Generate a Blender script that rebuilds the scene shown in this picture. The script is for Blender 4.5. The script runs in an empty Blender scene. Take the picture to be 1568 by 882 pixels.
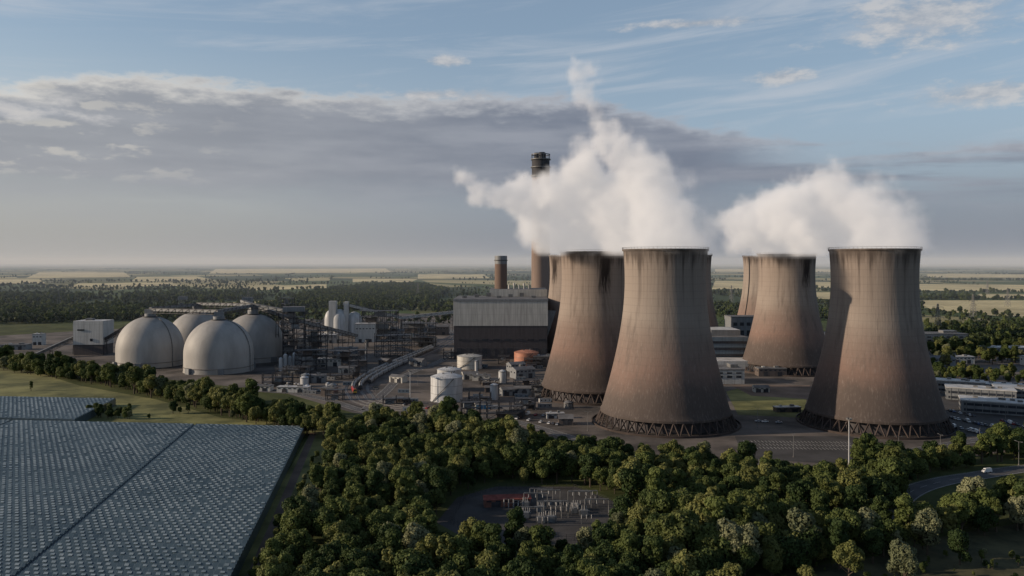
import bpy, math, random
import numpy as np
from mathutils import Vector, Matrix, noise as mnoise
random.seed(7); rng=np.random.default_rng(7)
S=bpy.context.scene
# ---------------------------------------------------------------- image projection constants: focal length, horizon, centre (pixels); camera height (metres)
FL=1207.0; HZ=403.0; CX=784.0; CH=105.0
def G(px,py,z=0.0):  # image pixel coordinates to ground position
    Y=(CH-z)*FL/(py-HZ); return ((px-CX)/FL*Y, Y)
def P(px,py,Y): return ((px-CX)/FL*Y, Y, CH-(py-HZ)/FL*Y)
def XA(px,Y): return (px-CX)/FL*Y
# ---------------------------------------------------------------- node helpers
class V:
    def __init__(s,nt,k): s.nt=nt; s.k=k
    def __add__(a,b): return M(a.nt,'ADD',a,b)
    def __radd__(a,b): return M(a.nt,'ADD',b,a)
    def __sub__(a,b): return M(a.nt,'SUBTRACT',a,b)
    def __rsub__(a,b): return M(a.nt,'SUBTRACT',b,a)
    def __mul__(a,b): return M(a.nt,'MULTIPLY',a,b)
    def __rmul__(a,b): return M(a.nt,'MULTIPLY',b,a)
    def __truediv__(a,b): return M(a.nt,'DIVIDE',a,b)
def setin(nt,sock,val):
    if isinstance(val,V): nt.links.new(val.k,sock)
    elif val is not None:
        if isinstance(val,(tuple,list)) and sock.type=='RGBA' and len(val)==3: val=(*val,1)
        sock.default_value=val
def M(nt,op,*a):
    n=nt.nodes.new('ShaderNodeMath'); n.operation=op
    for i,x in enumerate(a): setin(nt,n.inputs[i],x)
    return V(nt,n.outputs[0])
def sstep(nt,lo,hi,x):
    n=nt.nodes.new('ShaderNodeMapRange'); n.interpolation_type='SMOOTHSTEP'
    setin(nt,n.inputs['Value'],x); n.inputs['From Min'].default_value=lo; n.inputs['From Max'].default_value=hi
    return V(nt,n.outputs[0])
def comb(nt,x,y,z):
    n=nt.nodes.new('ShaderNodeCombineXYZ')
    for i,q in enumerate((x,y,z)): setin(nt,n.inputs[i],q)
    return V(nt,n.outputs[0])
def sep(nt,v):
    n=nt.nodes.new('ShaderNodeSeparateXYZ'); nt.links.new(v.k,n.inputs[0])
    return [V(nt,o) for o in n.outputs]
def noise(nt,vec,scale=1,detail=4,rough=0.55,dist=0,col=False):
    n=nt.nodes.new('ShaderNodeTexNoise')
    if vec is not None: nt.links.new(vec.k,n.inputs['Vector'])
    n.inputs['Scale'].default_value=scale; n.inputs['Detail'].default_value=detail
    n.inputs['Roughness'].default_value=rough; n.inputs['Distortion'].default_value=dist
    return V(nt,n.outputs[1 if col else 0])
def mix(nt,f,a,b,blend='MIX'):
    n=nt.nodes.new('ShaderNodeMix'); n.data_type='RGBA'; n.blend_type=blend
    setin(nt,n.inputs['Factor'],f)
    ia=[s for s in n.inputs if s.type=='RGBA']
    setin(nt,ia[0],a); setin(nt,ia[1],b)
    return V(nt,[o for o in n.outputs if o.type=='RGBA'][0])
def ramp(nt,f,stops,interp='LINEAR'):
    n=nt.nodes.new('ShaderNodeValToRGB'); n.color_ramp.interpolation=interp
    el=n.color_ramp.elements
    while len(el)<len(stops): el.new(0.5)
    for e,(p,c) in zip(el,stops): e.position=p; e.color=(*c,1)
    nt.links.new(f.k,n.inputs[0]); return V(nt,n.outputs[0])
def objco(nt):
    n=nt.nodes.new('ShaderNodeTexCoord'); return V(nt,n.outputs['Object'])
def newmat(name):
    m=bpy.data.materials.new(name); m.use_nodes=True
    nt=m.node_tree; b=nt.nodes['Principled BSDF']; return m,nt,b
def pbr(name,c,rough=0.75,var=0.25,scale=0.15,c2=None,bump=0,bscale=1.0,metal=0,stretch=(1,1,1),spec=0.3):
    m,nt,b=newmat(name); o=objco(nt)
    vm=nt.nodes.new('ShaderNodeVectorMath'); vm.operation='MULTIPLY'; nt.links.new(o.k,vm.inputs[0]); vm.inputs[1].default_value=stretch
    o=V(nt,vm.outputs[0])
    n=noise(nt,o,scale,5,0.62); f=sstep(nt,0.3,0.7,n)
    lo=tuple(x*(1-var) for x in c); hi=tuple(x*(1+var) for x in (c2 or c))
    setin(nt,b.inputs['Base Color'],mix(nt,f,lo,hi))
    b.inputs['Roughness'].default_value=rough; b.inputs['Metallic'].default_value=metal
    b.inputs['Specular IOR Level'].default_value=spec
    if bump:
        bn=nt.nodes.new('ShaderNodeBump'); bn.inputs['Strength'].default_value=bump; bn.inputs['Distance'].default_value=0.3
        n2=noise(nt,o,bscale,3,0.6); nt.links.new(n2.k,bn.inputs['Height']); nt.links.new(bn.outputs[0],b.inputs['Normal'])
    return m
def clad(name,c,var=0.12,pitch=3.0,rough=0.55):
    """profiled sheet cladding: vertical ribs / panel joints, streaky dirt"""
    m,nt,b=newmat(name); o=objco(nt); x,y,z=sep(nt,o)
    w=M(nt,'FRACT',(x+y*0.97)/pitch); line=M(nt,'GREATER_THAN',w,0.88)
    w2=M(nt,'FRACT',z/7.0); l2=M(nt,'GREATER_THAN',w2,0.95)
    st=noise(nt,comb(nt,x*0.5,y*0.5,z*0.05),1,4,0.6)
    base=mix(nt,sstep(nt,0.3,0.75,st),tuple(k*(1+var) for k in c),tuple(k*(1-2*var) for k in c))
    base=mix(nt,M(nt,'MAXIMUM',line,l2)*0.3,base,tuple(k*0.4 for k in c))
    setin(nt,b.inputs['Base Color'],base); b.inputs['Roughness'].default_value=rough
    return m
# ---------------------------------------------------------------- materials
m_steel=pbr('galvanised_steel',(0.14,0.14,0.14),0.5,0.3,0.5)
m_dsteel=pbr('dark_steel',(0.045,0.045,0.05),0.6,0.3,0.5)
m_white=clad('white_cladding',(0.42,0.42,0.41))
m_pale=clad('pale_cladding',(0.42,0.41,0.38),pitch=6)
m_grey=clad('grey_cladding',(0.17,0.18,0.19))
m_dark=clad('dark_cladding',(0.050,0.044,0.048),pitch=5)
m_blue=clad('blue_cladding',(0.10,0.14,0.18))
m_brown=clad('brown_cladding',(0.10,0.08,0.07))
m_roof=pbr('grey_roof',(0.12,0.12,0.125),0.8,0.3,0.1)
m_wroof=pbr('white_roof',(0.42,0.42,0.42),0.6,0.25,0.1)
m_glassd=pbr('dark_window_glass',(0.03,0.035,0.045),0.15,0.2,0.5,spec=0.6)
m_brick=pbr('brick',(0.17,0.08,0.06),0.85,0.3,0.4)
m_redroof=pbr('red_roof_tiles',(0.17,0.050,0.040),0.8,0.3,0.5)
m_orange=pbr('orange_paint',(0.40,0.18,0.12),0.5,0.2,0.2)
m_redp=pbr('red_paint',(0.25,0.03,0.03),0.4,0.2,0.3)
m_yel=pbr('yellow_paint',(0.45,0.30,0.05),0.4,0.2,0.3)
m_bluep=pbr('blue_tarpaulin',(0.04,0.16,0.30),0.5,0.2,0.3)
m_tankw=pbr('white_tank_paint',(0.42,0.43,0.44),0.45,0.2,0.3,stretch=(1,1,0.15))
m_insul=pbr('porcelain',(0.30,0.30,0.30),0.4,0.3,0.6)
m_conc=pbr('concrete',(0.17,0.155,0.145),0.85,0.25,0.1,bump=0.2)
m_leg=pbr('dark_leg_concrete',(0.050,0.038,0.034),0.9,0.3,0.1)  # darker concrete for tower legs and base ring
m_dome=pbr('dome_membrane',(0.27,0.262,0.25),0.6,0.10,0.06,c2=(0.32,0.31,0.295),stretch=(1,1,0.3),bump=0.1,bscale=0.5)
m_wag=pbr('wagon_grey',(0.26,0.26,0.26),0.5,0.25,0.2)
m_asph=pbr('asphalt',(0.050,0.048,0.048),0.9,0.3,0.06,bump=0.2)
m_road=pbr('road_asphalt',(0.085,0.083,0.085),0.88,0.2,0.1)
m_mark=pbr('road_paint',(0.5,0.5,0.48),0.7,0.2,0.3)
m_kerb=pbr('kerb_concrete',(0.25,0.24,0.22),0.85,0.2,0.3)
m_yard=pbr('yard_ground',(0.050,0.044,0.041),0.92,0.4,0.022,c2=(0.110,0.094,0.083),bump=0.2)
m_ballast=pbr('ballast',(0.10,0.085,0.08),0.95,0.3,0.3)
m_soil=pbr('bare_soil',(0.13,0.095,0.075),0.95,0.3,0.05)
m_grass=pbr('grass',(0.085,0.098,0.030),0.95,0.35,0.030,c2=(0.16,0.155,0.058),bump=0.5,bscale=0.5)
m_rgrass=pbr('rough_grass',(0.032,0.036,0.017),0.95,0.4,0.06,c2=(0.068,0.062,0.030),bump=0.5,bscale=0.5)
m_wheat=pbr('wheat',(0.40,0.34,0.18),0.95,0.2,0.004,c2=(0.50,0.43,0.24))
m_bark=pbr('bark',(0.07,0.055,0.04),0.95,0.3,1.0)
m_rubber=pbr('tyre',(0.02,0.02,0.02),0.9,0.2,1)
# ---------------------------------------------------------------- mesh builder
class MB:
    def __init__(s): s.v=[]; s.f=[]; s.m=[]; s.mats=[]
    def mi(s,mat):
        if mat not in s.mats: s.mats.append(mat)
        return s.mats.index(mat)
    def poly(s,pts,mat):
        b=len(s.v); s.v+= [tuple(p) for p in pts]; s.f.append(tuple(range(b,b+len(pts)))); s.m.append(s.mi(mat))
    def box(s,x,y,z0,sx,sy,sz,mat,rot=0,top=None,cx=None,cy=None):
        c,n=math.cos(rot),math.sin(rot); b=len(s.v)
        if cx is not None: x,y=cx+x*c-y*n, cy+x*n+y*c
        for z in (z0,z0+sz):
            for dx,dy in((-1,-1),(1,-1),(1,1),(-1,1)):
                ax,ay=dx*sx/2,dy*sy/2
                s.v.append((x+ax*c-ay*n,y+ax*n+ay*c,z))
        for q in((0,1,5,4),(1,2,6,5),(2,3,7,6),(3,0,4,7),(3,2,1,0)):
            s.f.append(tuple(b+i for i in q)); s.m.append(s.mi(mat))
        s.f.append((b+4,b+5,b+6,b+7)); s.m.append(s.mi(top or mat))
    def beam(s,p,q,w,mat,h=None):
        p=Vector(p);q=Vector(q);d=q-p
        if d.length<1e-6: return
        d.normalize(); up=Vector((0,0,1)) if abs(d.z)<0.95 else Vector((1,0,0))
        a=d.cross(up).normalized(); u=a.cross(d).normalized(); h=h or w; b=len(s.v)
        for e in(p,q):
            for i,j in((-1,-1),(1,-1),(1,1),(-1,1)): s.v.append(tuple(e+a*(i*w/2)+u*(j*h/2)))
        for k in((0,1,5,4),(1,2,6,5),(2,3,7,6),(3,0,4,7),(3,2,1,0),(4,5,6,7)):
            s.f.append(tuple(b+i for i in k)); s.m.append(s.mi(mat))
    def rev(s,prof,n,mat,x=0,y=0,cap=False):
        b=len(s.v); mi=s.mi(mat)
        for r,z in prof:
            for i in range(n):
                t=2*math.pi*i/n; s.v.append((x+r*math.sin(t),y-r*math.cos(t),z))
        for k in range(len(prof)-1):
            for i in range(n):
                j=(i+1)%n; s.f.append((b+k*n+i,b+k*n+j,b+(k+1)*n+j,b+(k+1)*n+i)); s.m.append(mi)
        if cap: s.f.append(tuple(b+(len(prof)-1)*n+i for i in range(n))); s.m.append(mi)
    def cyl(s,x,y,z0,z1,r0,mat,r1=None,n=16): s.rev([(r0,z0),(r1 if r1 is not None else r0,z1)],n,mat,x,y,True)
    def build(s,name,smooth=False,loc=(0,0,0),link=True):
        me=bpy.data.meshes.new(name); me.from_pydata(s.v,[],s.f)
        for m in s.mats: me.materials.append(m)
        me.polygons.foreach_set('material_index',s.m)
        if smooth:
            me.polygons.foreach_set('use_smooth',[len(f)<=4 for f in s.f])
            try: me.set_sharp_from_angle(angle=math.radians(35))
            except Exception: pass
        me.update(); ob=bpy.data.objects.new(name,me); ob.location=loc
        if link: S.collection.objects.link(ob)
        return ob
def dup(ob,name,loc,rz=0,sc=1):
    o=bpy.data.objects.new(name,ob.data); o.location=loc; o.rotation_euler=(0,0,rz); o.scale=(sc,)*3 if not isinstance(sc,tuple) else sc
    S.collection.objects.link(o); return o
def sheet(name,pix,mat,z,world=False):
    b=MB(); b.poly([((*q,z) if world else (*G(*q),z)) for q in pix],mat); o=b.build(name)
    if o.data.polygons[0].normal.z<0: o.data.flip_normals()
    return o
def smoothpath(pts,step=4.0):
    out=[]; P4=[pts[0]]+list(pts)+[pts[-1]]
    for i in range(1,len(P4)-2):
        a,b,c,d=[Vector((*q,)) for q in P4[i-1:i+3]]; L=(c-b).length; n=max(1,int(L/step))
        for k in range(n):
            t=k/n; out.append(0.5*((2*b)+(c-a)*t+(2*a-5*b+4*c-d)*t*t+(3*b-a-3*c+d)*t**3))
    out.append(Vector(pts[-1])); return out
def ribbon(b,path,w,z,mat,off=0.0):
    L=[];R=[]
    for i,p in enumerate(path):
        t=(path[min(i+1,len(path)-1)]-path[max(i-1,0)]).normalized(); n=Vector((-t.y,t.x))
        L.append(p+n*(off+w/2)); R.append(p+n*(off-w/2))
    for i in range(len(path)-1):
        b.poly([(*R[i],z),(*R[i+1],z),(*L[i+1],z),(*L[i],z)],mat)
def road(name,pts,w,z=0.09,marks=True):
    path=smoothpath(pts,6); b=MB(); ribbon(b,path,w,z,m_road)
    for s in(-1,1): ribbon(b,path,0.25,z+0.12,m_kerb,off=s*(w/2+0.12))
    if marks:
        for s in (-1,1): ribbon(b,path,0.15,z+0.02,m_mark,off=s*(w/2-0.4))
        for i in range(0,len(path)-1,2): ribbon(b,path[i:i+2],0.15,z+0.02,m_mark)
    return b.build(name)
def inpoly(x,y,P_):
    r=False;j=len(P_)-1
    for i in range(len(P_)):
        if (P_[i][1]>y)!=(P_[j][1]>y) and x<(P_[j][0]-P_[i][0])*(y-P_[i][1])/(P_[j][1]-P_[i][1])+P_[i][0]: r=not r
        j=i
    return r
W=lambda L:[G(*q) for q in L]
# ================================================================= GROUND
m,nt,b_=newmat('ground_fields'); o=objco(nt); x,y,z=sep(nt,o)
wn=noise(nt,o,0.0012,2,0.5,col=True)
sc=nt.nodes.new('ShaderNodeVectorMath'); sc.operation='MULTIPLY_ADD'; nt.links.new(wn.k,sc.inputs[0]); sc.inputs[1].default_value=(160,160,0); nt.links.new(o.k,sc.inputs[2])
xx,yy,_=sep(nt,V(nt,sc.outputs[0]))
vor=nt.nodes.new('ShaderNodeTexVoronoi'); vor.inputs['Scale'].default_value=1.0
nt.links.new(comb(nt,xx/480.0+yy/1600.0,yy/700.0,0.0).k,vor.inputs['Vector'])
r,g,bb=sep(nt,V(nt,vor.outputs['Color']))
fc=ramp(nt,r,[(0,(0.035,0.055,0.022)),(0.22,(0.065,0.095,0.032)),(0.46,(0.30,0.265,0.14)),(0.64,(0.40,0.35,0.19)),(0.74,(0.080,0.105,0.040)),(0.88,(0.12,0.12,0.05))],'CONSTANT')
fn=noise(nt,o,0.004,5,0.6); fc=mix(nt,sstep(nt,0.3,0.7,fn)*0.3,fc,(0.055,0.070,0.030))
gn=noise(nt,o,0.03,6,0.65); gr=mix(nt,sstep(nt,0.35,0.7,gn),(0.040,0.050,0.018),(0.09,0.10,0.038))
setin(nt,b_.inputs['Base Color'],mix(nt,sstep(nt,1250,1500,y),gr,fc)); b_.inputs['Roughness'].default_value=0.95; b_.inputs['Specular IOR Level'].default_value=0.1
b=MB(); b.poly([(-45000,-3000,0),(45000,-3000,0),(45000,70000,0),(-45000,70000,0)],m); b.build('ground')
sheet('power_station_yard',[(60,548),(200,574),(300,586),(430,600),(540,632),(650,648),(760,655),(900,680),(1130,715),(1300,740),(1420,708),(1560,690),(1800,680),(1800,575),(1500,545),(1300,520),(900,482),(600,480),(400,492),(100,508),(-100,520),(-150,535),(0,540)],m_yard,0.03)
sheet('grass_field',[(-200,548),(0,552),(120,590),(240,612),(340,640),(440,648),(520,664),(500,700),(470,660),(130,655),(100,640),(160,616),(0,612),(-200,604)],m_grass,0.06)
sheet('grass_verge',[(478,660),(520,664),(520,720),(470,800),(420,900),(380,980),(330,960),(330,920),(400,790)],m_grass,0.065)
sheet('lawn',[(1112,600),(1145,590),(1235,612),(1230,640),(1130,635)],m_grass,0.07)
sheet('bare_earth',[(1120,590),(1240,590),(1250,612),(1150,606)],m_soil,0.075)
sheet('substation_yard',[(668,800),(700,762),(760,745),(880,745),(940,768),(950,800),(880,835),(740,840)],m_asph,0.05)
sheet('meadow',[(1080,1000),(1150,880),(1330,855),(1450,820),(1568,800),(1800,790),(1800,1000)],m_rgrass,0.05)
sheet('car_park',[(1125,668),(1300,668),(1370,690),(1300,712),(1140,702)],m_asph,0.08)
sheet('car_park',[(1438,600),(1490,618),(1560,640),(1640,660),(1640,672),(1450,668)],m_asph,0.08)
WF=[[(1095,430),(1290,432),(1300,441),(1090,443)],[(1310,434),(1700,438),(1700,448),(1320,444)],[(1400,460),(1600,460),(1850,466),(1850,490),(1570,487),(1430,476)],[(1250,447),(1380,448),(1390,458),(1240,458)],[(1500,450),(1800,452),(1800,458),(1490,456)],
 [(60,417),(190,417),(200,424),(40,426)],[(210,424),(300,423),(330,429),(200,431)],[(330,412),(590,411),(600,417),(320,419)],[(385,439),(500,435),(500,441),(380,445)],[(-200,428),(60,428),(70,434),(-200,435)],[(640,420),(740,420),(750,426),(640,427)],[(120,434),(260,433),(280,438),(110,439)],[(860,433),(900,433),(905,441),(850,441)],[(540,427),(640,427),(630,432),(540,432)],[(1095,412),(1400,413),(1400,417),(1095,416)],[(1420,420),(1800,421),(1800,426),(1420,425)]]
for k,q in enumerate(WF): sheet('wheat_field',q,m_wheat,0.3)
WFw=[W(q) for q in WF]
# roads
road('access_road',[G(1340,800),G(1390,756),G(1440,738),G(1500,728),G(1568,718),G(1700,708),G(1900,700)],11)
road('site_road',[G(440,600),G(500,612),G(560,630),G(640,640),G(760,640),G(880,672)],8)
road('service_road',[G(560,628),G(590,600),G(620,575),G(680,550),G(700,530),G(690,505)],8)
road('ring_road',[G(880,672),G(990,705),G(1130,712),G(1290,720),G(1400,690),G(1560,666),G(1700,660)],8)
road('perimeter_road',[G(-60,545),G(60,556),G(200,580),G(330,594),G(440,602)],6,marks=False)
road('bypass_road',[G(1440,545),G(1500,552),G(1620,570)],8)
# ================================================================= COOLING TOWERS
m_ct,nt,b_=newmat('weathered_tower_concrete'); o=objco(nt); x,y,z=sep(nt,o)
ang=M(nt,'ARCTAN2',x,0.0-y)
st=noise(nt,comb(nt,x*0.22,y*0.22,z*0.010),1,6,0.65)
bl=noise(nt,o,0.022,5,0.6); fine=noise(nt,comb(nt,x*1.0,y*1.0,z*0.06),1,4,0.6)
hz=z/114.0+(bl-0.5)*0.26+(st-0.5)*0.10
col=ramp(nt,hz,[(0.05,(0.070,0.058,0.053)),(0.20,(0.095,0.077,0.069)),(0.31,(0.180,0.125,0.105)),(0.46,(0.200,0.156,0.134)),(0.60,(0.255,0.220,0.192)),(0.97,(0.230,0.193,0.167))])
col=mix(nt,sstep(nt,0.48,0.70,st)*0.55,col,(0.095,0.078,0.070))
col=mix(nt,sstep(nt,0.52,0.75,fine)*0.22,col,(0.34,0.30,0.27))
rg=M(nt,'GREATER_THAN',M(nt,'FRACT',z/4.6),0.90); col=mix(nt,rg*0.16,col,(0.10,0.08,0.07))
rb=M(nt,'GREATER_THAN',M(nt,'FRACT',ang*11.4592),0.86); col=mix(nt,rb*0.10,col,(0.08,0.065,0.055))
soot=sstep(nt,0.26,0.06,M(nt,'ABSOLUTE',ang-0.30+(fine-0.5)*0.30))*sstep(nt,80,92,z+(fine-0.5)*40)*sstep(nt,112,107,z+(bl-.5)*8)
col=mix(nt,soot*0.92,col,(0.014,0.011,0.011))
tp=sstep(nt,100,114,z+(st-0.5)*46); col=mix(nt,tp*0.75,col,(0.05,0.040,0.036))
oi=nt.nodes.new('ShaderNodeObjectInfo')
col=mix(nt,V(nt,oi.outputs['Random'])*0.3,col,mix(nt,1.0,col,(0.85,0.74,0.69),'MULTIPLY'))
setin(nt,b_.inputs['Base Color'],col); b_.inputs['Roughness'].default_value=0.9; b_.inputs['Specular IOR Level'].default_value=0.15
bn=nt.nodes.new('ShaderNodeBump'); bn.inputs['Strength'].default_value=0.3; bn.inputs['Distance'].default_value=0.5
nt.links.new(fine.k,bn.inputs['Height']); nt.links.new(bn.outputs[0],b_.inputs['Normal'])
def rt(z): return 26.4*math.sqrt(1+((z-94)/69.0)**2)
tb=MB(); zs=[8+ (113-8)*k/44 for k in range(45)]
tb.rev([(rt(8)-1.1,7.6),(rt(8)+0.3,7.6),(rt(8)+0.3,9)]+[(rt(q),q) for q in zs[1:]]+[(rt(113)+0.7,113),(rt(113)+0.7,114.2),(rt(114)-0.6,114.2)]+[(rt(q)-1.0,q) for q in reversed(zs)],128,m_ct)
n=44; r0=rt(0)+1.2; r1=rt(8)-0.3
def cp(r,t,z): return (r*math.sin(t),-r*math.cos(t),z)
for i in range(n):
    t=2*math.pi*i/n; d=math.pi/n
    tb.beam(cp(r0,t,0),cp(r1,t+d,7.8),0.7,m_leg); tb.beam(cp(r0,t,0),cp(r1,t-d,7.8),0.7,m_leg)
tb.rev([(r0+2.5,0),(r0+2.5,1.3),(r0+1.9,1.3),(r0+1.9,0.3)],96,m_leg)
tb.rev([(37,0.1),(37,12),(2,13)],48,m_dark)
tb.rev([(rt(114)+0.6,115.2),(rt(114)+0.75,115.35)],64,m_dsteel)
for i in range(64):
    t=2*math.pi*i/64; tb.beam(cp(rt(114)+0.65,t,114.2),cp(rt(114)+0.65,t,115.3),0.12,m_dsteel)
for k in range(len(zs)-1):
    tb.beam(cp(rt(zs[k])+0.5,2.2,zs[k]),cp(rt(zs[k+1])+0.5,2.2,zs[k+1]),0.8,m_dsteel)
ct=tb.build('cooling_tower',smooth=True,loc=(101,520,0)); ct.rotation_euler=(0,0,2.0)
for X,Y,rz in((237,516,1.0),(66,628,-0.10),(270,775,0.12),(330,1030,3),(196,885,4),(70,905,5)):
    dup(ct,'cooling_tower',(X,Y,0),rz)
# ================================================================= CHIMNEYS
b=MB(); b.rev([(13.6,0),(12.2,250)],48,pbr('chimney_concrete',(0.20,0.15,0.125),0.9,0.2,0.05,stretch=(1,1,0.1)))
mblk=pbr('chimney_dark_band',(0.035,0.035,0.04),0.8,0.3,0.1)
b.rev([(12.35,224),(12.45,224),(12.35,250.5),(11.2,250.5),(11.2,240)],48,mblk)
for z in(226,238,249): b.rev([(12.4,z),(14.0,z),(14.0,z+1.2),(12.4,z+1.2)],48,m_steel)
for t in(0.3,2.4,4.5): b.cyl(5*math.sin(t),-5*math.cos(t),238,259,4.3,mblk,n=24)
b.rev([(12.3,256),(13.2,256),(13.2,257),(12.3,257)],48,m_steel)
for i in range(24):
    t=2*math.pi*i/24; b.beam(cp(12.7,t,249),cp(12.7,t,256.5),0.35,m_steel)
b.build('power_station_chimney',True,(XA(828,1100),1100,0))
b=MB(); b.rev([(8.2,0),(7.4,113)],32,pbr('brown_chimney',(0.15,0.105,0.085),0.9,0.2,0.05,stretch=(1,1,0.1)))
b.rev([(7.5,104),(7.6,104),(7.6,114),(6.6,114),(6.6,100)],32,m_grey); b.rev([(7.5,108),(8.3,108),(8.3,109),(7.5,109)],32,m_dsteel)
b.build('chimney',True,(XA(767,960),960,0))
# ================================================================= BOILER HOUSE
b=MB(); Y0=862; xl,xr=XA(695,Y0),XA(838,Y0); w=xr-xl; cx=(xl+xr)/2
b.box(cx,Y0+45,0,w,90,36.5,m_dark); b.box(cx,Y0+45,36.5,w+1.2,91,27,m_pale,top=m_roof)
b.box(cx,Y0+45,63.5,w+2.2,92.2,2.2,m_grey,top=m_roof)
for k in range(11): b.box(xl+6+k*9.2,Y0-0.25,3,5,0.6,9,m_dsteel if k%3 else m_glassd)
for k in range(8): b.box(xl+9+k*12.5,Y0-0.2,20,7,0.5,2.2,m_glassd)
b.box(cx+20,Y0+100,0,68,60,74,m_pale,top=m_roof)
for k in range(7): b.box(xl+10+k*13,Y0+30+(k%3)*18,65.7,5,4,2.5+k%3,m_steel)
b.box(xr+20,Y0+60,0,38,80,52,m_grey,top=m_roof); b.box(xr+60,Y0+130,0,160,120,34,m_blue,top=m_roof)
for k in range(5): b.cyl(xl+60+k*6,Y0+90,74,79+2*(k%2),1.2,m_pale,n=10)
b.build('boiler_house')
b=MB(); X=XA(1113,800)
b.box(X,830,0,44,60,30,m_blue,top=m_roof); b.box(X+3,835,30,30,40,6,m_grey,top=m_wroof)
for k in range(4): b.box(X,799.7,4+k*6.5,40,0.5,2.4,m_glassd)
b.box(X+10,780,0,70,30,10,m_white,top=m_wroof); b.build('turbine_hall')
for (px,Y,w,h,mt) in((1152,960,60,40,m_grey),(1270,850,40,28,m_blue),(1430,1000,70,16,m_grey),(1110,700,26,12,m_white),(1275,930,90,22,m_brown)):
    b=MB(); X=XA(px,Y); b.box(X,Y,0,w,30,h,mt,top=m_roof); b.box(X,Y,h,w+.8,30.8,0.9,m_steel,top=m_roof)
    for k in range(int(w/8)): b.box(X-w/2+5+k*8,Y-15.2,h*0.45,4.5,0.4,h*0.16,m_glassd); b.box(X-w/2+5+k*8,Y-15.2,h*0.75,4.5,0.4,h*0.1,m_glassd)
    b.box(X+w/4,Y,h+.9,w/4,12,3,m_steel); b.build('industrial_building')
# ================================================================= BIOMASS DOMES
b=MB(); prof=[(32.8,0),(32.8,1.2),(32.4,1.2),(32.4,17)]
for k in range(1,19):
    t=math.pi/2*k/18; prof.append((max(32.4*math.cos(t)**0.93,0.4),17+33*math.sin(t)))
b.rev(prof,96,m_dome,cap=True)
b.rev([(32.45,4.5),(32.75,4.6),(32.75,5.2),(32.45,5.3)],96,m_conc)
b.rev([(5.5,49.3),(5.5,53),(0.3,54)],20,m_grey); b.box(0,0,53,9,7,4.5,m_grey,top=m_roof)
b.rev([(7.5,49.2),(7.5,50.4)],24,m_dsteel)
for k in range(17):
    t=math.pi/2*k/18;t2=math.pi/2*(k+1)/18
    b.beam(cp(32.9*math.cos(t)**.93,1.1,17+33.4*math.sin(t)),cp(max(32.9*math.cos(t2)**.93,.5),1.1,17+33.4*math.sin(t2)),0.6,m_steel)
b.beam(cp(33,1.1,0),cp(33,1.1,17),0.6,m_steel)
for t in(0.1,-0.9,1.9): b.box(33*math.sin(t),-33*math.cos(t),0,6,4,5.5,m_grey,rot=t,top=m_roof)
dm=b.build('biomass_storage_dome',True,(-374,815,0))
DP=[(-374,815),(-287,772),(-356,892),(-281,855)]
for k,q in enumerate(DP[1:]): dup(dm,'biomass_storage_dome',(*q,0),0.3*(k+1))
# conveyors ------------------------------------------------------
def conveyor(p,q,w=4.5,h=3.6,mat=m_grey,trest=True,name='conveyor_gallery',b=None):
    own=b is None; b=b or MB(); p=Vector(p);q=Vector(q)
    b.beam(p,q,w,mat,h); L=(q-p).length; n=max(2,int(L/9))
    up=Vector((0,0,1)); d=(q-p).normalized(); s=d.cross(up).normalized()
    for sg in(-1,1):
        o1=s*(sg*(w/2+0.15))
        b.beam(p+o1-up*(h/2+2),q+o1-up*(h/2+2),0.4,m_dsteel); b.beam(p+o1+up*h/2,q+o1+up*h/2,0.35,m_dsteel)
        for k in range(n):
            a=p.lerp(q,k/n);c=p.lerp(q,(k+1)/n)
            b.beam(a+o1-up*(h/2+2),c+o1+up*h/2,0.3,m_dsteel); b.beam(a+o1-up*(h/2+2),a+o1+up*h/2,0.3,m_dsteel)
    if trest:
        for k in range(0,n+1,3):
            a=p.lerp(q,k/n)-up*(h/2+2)
            if a.z>2:
                for sg in(-1,1): b.beam(a+s*(sg*w/2),Vector((a.x,a.y,0))+s*(sg*(w/2+1.5)),0.6,m_dsteel)
                z=a.z-6
                while z>3: b.beam(Vector((a.x,a.y,z))+s*(w/2+.5),Vector((a.x,a.y,z))-s*(w/2+.5),0.35,m_dsteel); z-=9
    if own: b.build(name)
def lattice(name,x,y,sx,sy,h,fl=6.0,rot=0,clad_top=None,fill=0.35):
    b=MB(); c,n_=math.cos(rot),math.sin(rot)
    def R(u,v,z): return (x+u*c-v*n_,y+u*n_+v*c,z)
    nx=max(1,int(sx/8)); cols=[(-sx/2+sx*i/nx,sg*sy/2) for i in range(nx+1) for sg in(-1,1)]
    for u,v in cols: b.beam(R(u,v,0),R(u,v,h),0.6,m_dsteel)
    z=fl
    while z<=h+.1:
        b.box(x,y,z-0.15,sx+1,sy+1,0.25,m_dsteel,rot=rot)
        for sg in(-1,1):
            b.beam(R(-sx/2-.5,sg*(sy/2+.5),z+1.1),R(sx/2+.5,sg*(sy/2+.5),z+1.1),0.12,m_steel)
            for i in range(nx):
                a=-sx/2+sx*i/nx; e=-sx/2+sx*(i+1)/nx
                if random.random()<.7: b.beam(R(a,sg*sy/2,z-fl),R(e,sg*sy/2,z),0.3,m_dsteel)
                if random.random()<.4: b.beam(R(e,sg*sy/2,z-fl),R(a,sg*sy/2,z),0.3,m_dsteel)
        if random.random()<fill+.3:
            b.box(random.uniform(-.25,.25)*sx,random.uniform(-.2,.2)*sy,z-fl+.15,sx*random.uniform(.25,.5),sy*.6,fl*.75,random.choice([m_grey,m_steel,m_brown]),rot=rot,cx=x,cy=y)
        z+=fl
    if clad_top: b.box(x,y,h,sx,sy,clad_top,m_grey,rot=rot,top=m_roof)
    return b.build(name)
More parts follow.
